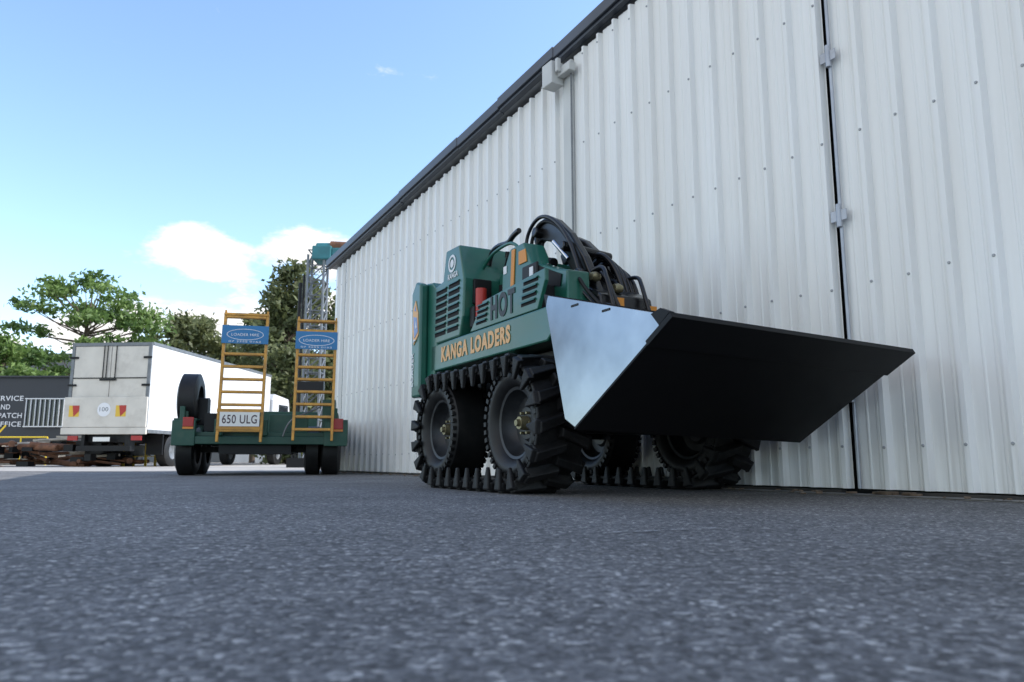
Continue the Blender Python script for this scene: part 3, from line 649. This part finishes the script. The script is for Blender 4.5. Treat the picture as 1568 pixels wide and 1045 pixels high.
PS=empty('pipe_stack')
m=MB()
for i in range(60):
    x=random.uniform(-17,-11.9); y=random.uniform(22,24.5); z=random.uniform(.08,.75)*(1 if x<-13 else .6); r=random.choice((.03,.04,.06,.09))
    l=random.uniform(.3,1.1); an=random.gauss(0,.6)
    m.cyl((x-l*math.cos(an),y-l*math.sin(an),z),(x+l*math.cos(an),y+l*math.sin(an),z+random.gauss(0,.1)),r,n=10)
m.out('rusty_pipes',RUST,PS,smooth=True)
m=MB()
for i in range(40):
    x=random.uniform(-16.5,-11.8); y=random.uniform(21.6,24); z=random.uniform(.05,.65); l=random.uniform(.1,.4)
    m.box((x,y,z-.05),(x+l,y+.3,z+random.uniform(.05,.2)))
m.out('steel_offcuts',BLACK,PS)
m=MB()
for i in range(9):
    x=random.uniform(-17,-12.5); z=random.uniform(.3,.9); m.box((x,23.5,z),(x+.8,24.3,z+.06)); m.cyl((x,22.6,z-.1),(x+.9,22.9,z-.05),.04)
m.out('pale_boards',mat('pale_timber',(.45,.4,.33),.8,var=.3),PS)
BC=empty('equipment_crate')
m=MB(); m.box((-12.0,23.5,.3),(-11.3,24.2,.32))
for x in (-12,-11.32): m.box((x,23.5,0),(x+.06,23.56,.8)); m.box((x,24.14,0),(x+.06,24.2,.8))
m.box((-12,23.44,.7),(-11.26,23.5,.8)); m.out('crate_frame',mat('crate_yellow',(.6,.42,.04),.6),BC)
m=MB(); m.box((-11.9,23.6,.33),(-11.4,24.1,.65)); m.out('crate_load',GREY,BC,bevel=.02)

# ---------------------------------------------------------------- mast rig
RG=empty('drill_rig_mast',(-5.35,20,0))
m=MB()
for x in (-.22,.22):
    for y in (0,.44): m.cyl((x,y,0),(x,y,5.75),.035,n=8)
z=0
while z<5.6:
    for (p,q) in (((-.22,0),(.22,0)),((-.22,.44),(.22,.44)),((-.22,0),(-.22,.44)),((.22,0),(.22,.44))):
        m.cyl((p[0],p[1],z),(q[0],q[1],z+.4),.018,n=6); m.cyl((q[0],q[1],z+.4),(p[0],p[1],z+.42),.018,n=6)
    z+=.42
m.out('lattice_mast',GREY,RG)
m=MB(); m.box((-.1,-.1,5.6),(.42,.6,5.98)); m.box((.42,-.05,5.7),(1.0,.5,5.93)); m.cyl((-.05,.2,5.98),(.45,.2,5.98),.15); m.out('crown_block',TEAL,RG,bevel=.03)
m=MB(); m.cyl((.35,.2,6.02),(.9,.2,6.02),.16,.13); m.out('head_motor',RUST,RG,smooth=True)
m=MB(); m.cyl((-.45,.2,0),(-.45,.2,5.0),.05); m.cyl((-.33,.1,0),(-.33,.1,5.2),.03); m.box((-.36,-.1,2.0),(.36,.0,2.25)); m.box((-.5,-.2,0),(.5,.7,.25)); m.out('feed_pipes',BLACK,RG)

# ---------------------------------------------------------------- trees
def leafcloud(P,size):
    k=len(P); s=size*rng.uniform(.5,1.3,(k,1))
    d1=rng.normal(0,1,(k,3)); d1/=np.linalg.norm(d1,axis=1,keepdims=True)
    d2=np.cross(d1,rng.normal(0,1,(k,3))); d2/=np.linalg.norm(d2,axis=1,keepdims=True)
    return np.stack([P-d1*s,P-d2*s*.45,P+d1*s,P+d2*s*.45],1).reshape(-1,3)
def leafobj(name,Vs,sh,mt,parent=None):
    V=np.concatenate(Vs); s=np.concatenate(sh); nf=len(s)
    me=bpy.data.meshes.new(name); me.vertices.add(len(V)); me.vertices.foreach_set('co',V.ravel())
    me.loops.add(nf*4); me.loops.foreach_set('vertex_index',np.arange(nf*4)); me.polygons.add(nf)
    me.polygons.foreach_set('loop_start',np.arange(nf)*4); me.polygons.foreach_set('loop_total',np.full(nf,4))
    me.update(calc_edges=True)
    at=me.attributes.new('shade','FLOAT','FACE'); at.data.foreach_set('value',s.astype(np.float32))
    me.materials.append(mt); o=bpy.data.objects.new(name,me); COL.objects.link(o)
    if parent: o.parent=parent
def tree(name,x,y,H,crown_w,crown_h,leafm,n_clump=38,per=170,size=.2,trunk_r=.22,flat=.5,spread=.9):
    T=empty(name,(x,y,0)); m=MB()
    bz=H-crown_h
    top=Vector((random.gauss(0,.3),random.gauss(0,.3),H*.86))
    pts=[Vector((0,0,0)),Vector((random.gauss(0,.15),random.gauss(0,.15),bz*.6+.05)),Vector((random.gauss(0,.25),random.gauss(0,.25),bz+crown_h*.25)),top]
    rr=[trunk_r,trunk_r*.78,trunk_r*.55,trunk_r*.15]
    for i in range(3): m.cyl(pts[i],pts[i+1],rr[i],rr[i+1],10)
    Vs=[];sh=[]
    for i in range(n_clump):
        u=random.random()**.45; a=random.uniform(0,2*math.pi); h=random.random()
        wr=crown_w/2*(math.sin(math.pi*min(1,h*.82+.16))**.7)*random.uniform(.75,1.12)
        c=Vector((wr*u*math.cos(a),wr*u*math.sin(a),bz+crown_h*h)); cr=random.uniform(.55,1.2)
        st=pts[2].lerp(pts[3],max(0,h-.35)) if h>.35 else pts[1].lerp(pts[2],.3+h)
        mid=st.lerp(c,.5)+Vector((0,0,-.15*wr*.3))
        r0=trunk_r*random.uniform(.16,.30); m.cyl(st,mid,r0,r0*.6,6); m.cyl(mid,c,r0*.6,r0*.15,6)
        k=int(per*cr); cr*=spread
        p=rng.normal(0,1,(k,3))*np.array([cr*.48,cr*.48,cr*.48*flat])+np.array(c)
        Vs.append(leafcloud(p,size)); base=random.uniform(.1,.75)
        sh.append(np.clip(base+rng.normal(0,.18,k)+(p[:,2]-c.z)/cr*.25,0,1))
    m.out('trunk_and_limbs',BARK,T,smooth=True)
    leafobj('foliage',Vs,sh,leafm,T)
    return T
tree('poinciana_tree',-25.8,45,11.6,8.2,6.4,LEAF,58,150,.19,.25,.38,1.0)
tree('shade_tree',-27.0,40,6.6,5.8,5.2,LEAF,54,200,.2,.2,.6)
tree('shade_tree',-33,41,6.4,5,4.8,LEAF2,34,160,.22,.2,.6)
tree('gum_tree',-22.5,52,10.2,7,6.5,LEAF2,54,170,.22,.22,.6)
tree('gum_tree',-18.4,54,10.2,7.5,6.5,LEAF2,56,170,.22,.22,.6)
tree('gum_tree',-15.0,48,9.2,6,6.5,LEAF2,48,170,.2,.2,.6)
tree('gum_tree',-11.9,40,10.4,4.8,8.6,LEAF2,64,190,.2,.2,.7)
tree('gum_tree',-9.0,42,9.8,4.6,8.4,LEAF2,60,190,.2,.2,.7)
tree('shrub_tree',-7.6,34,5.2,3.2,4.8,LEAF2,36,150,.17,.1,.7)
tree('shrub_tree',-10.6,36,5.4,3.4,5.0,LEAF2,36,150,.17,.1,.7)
Vs=[];sh=[]
for i in range(200):
    cx=rng.uniform(-110,40); cy=rng.uniform(82,95); cz=rng.uniform(1,7.5)+2*math.sin(cx*.2)
    k=60; p=rng.normal(0,1,(k,3))*np.array([1.9,1.4,1.2])+np.array([cx,cy,cz])
    Vs.append(leafcloud(p,.6)); sh.append(np.clip(rng.normal(.4,.2,k),0,1))
leafobj('distant_trees',Vs,sh,LEAF2)

# broken chalk scratches on the asphalt
m=MB()
def scratch(x0,y0,x1,y1,w,nseg=9):
    P0=Vector((x0,y0,0));P1=Vector((x1,y1,0)); d=(P1-P0); n_=Vector((-d.y,d.x,0)).normalized()
    for i in range(nseg):
        if random.random()<.2: continue
        a=P0+d*(i/nseg)+n_*random.gauss(0,.003); b_=P0+d*((i+random.uniform(.7,.98))/nseg)+n_*random.gauss(0,.003); ww=n_*w*random.uniform(.25,.6)
        m.add([(a.x-ww.x,a.y-ww.y,.004),(b_.x-ww.x*.6,b_.y-ww.y*.6,.004),(b_.x+ww.x*.6,b_.y+ww.y*.6,.004),(a.x+ww.x,a.y+ww.y,.004)],[(0,1,2,3)])
scratch(.25,2.12,.60,2.27,.016,12); scratch(-.24,1.55,-.05,1.68,.010,7); scratch(1.6,3.0,2.2,2.9,.008,8)
m.out('chalk_mark',mat('chalk',(.36,.36,.36),.9,var=.3,nscale=60))
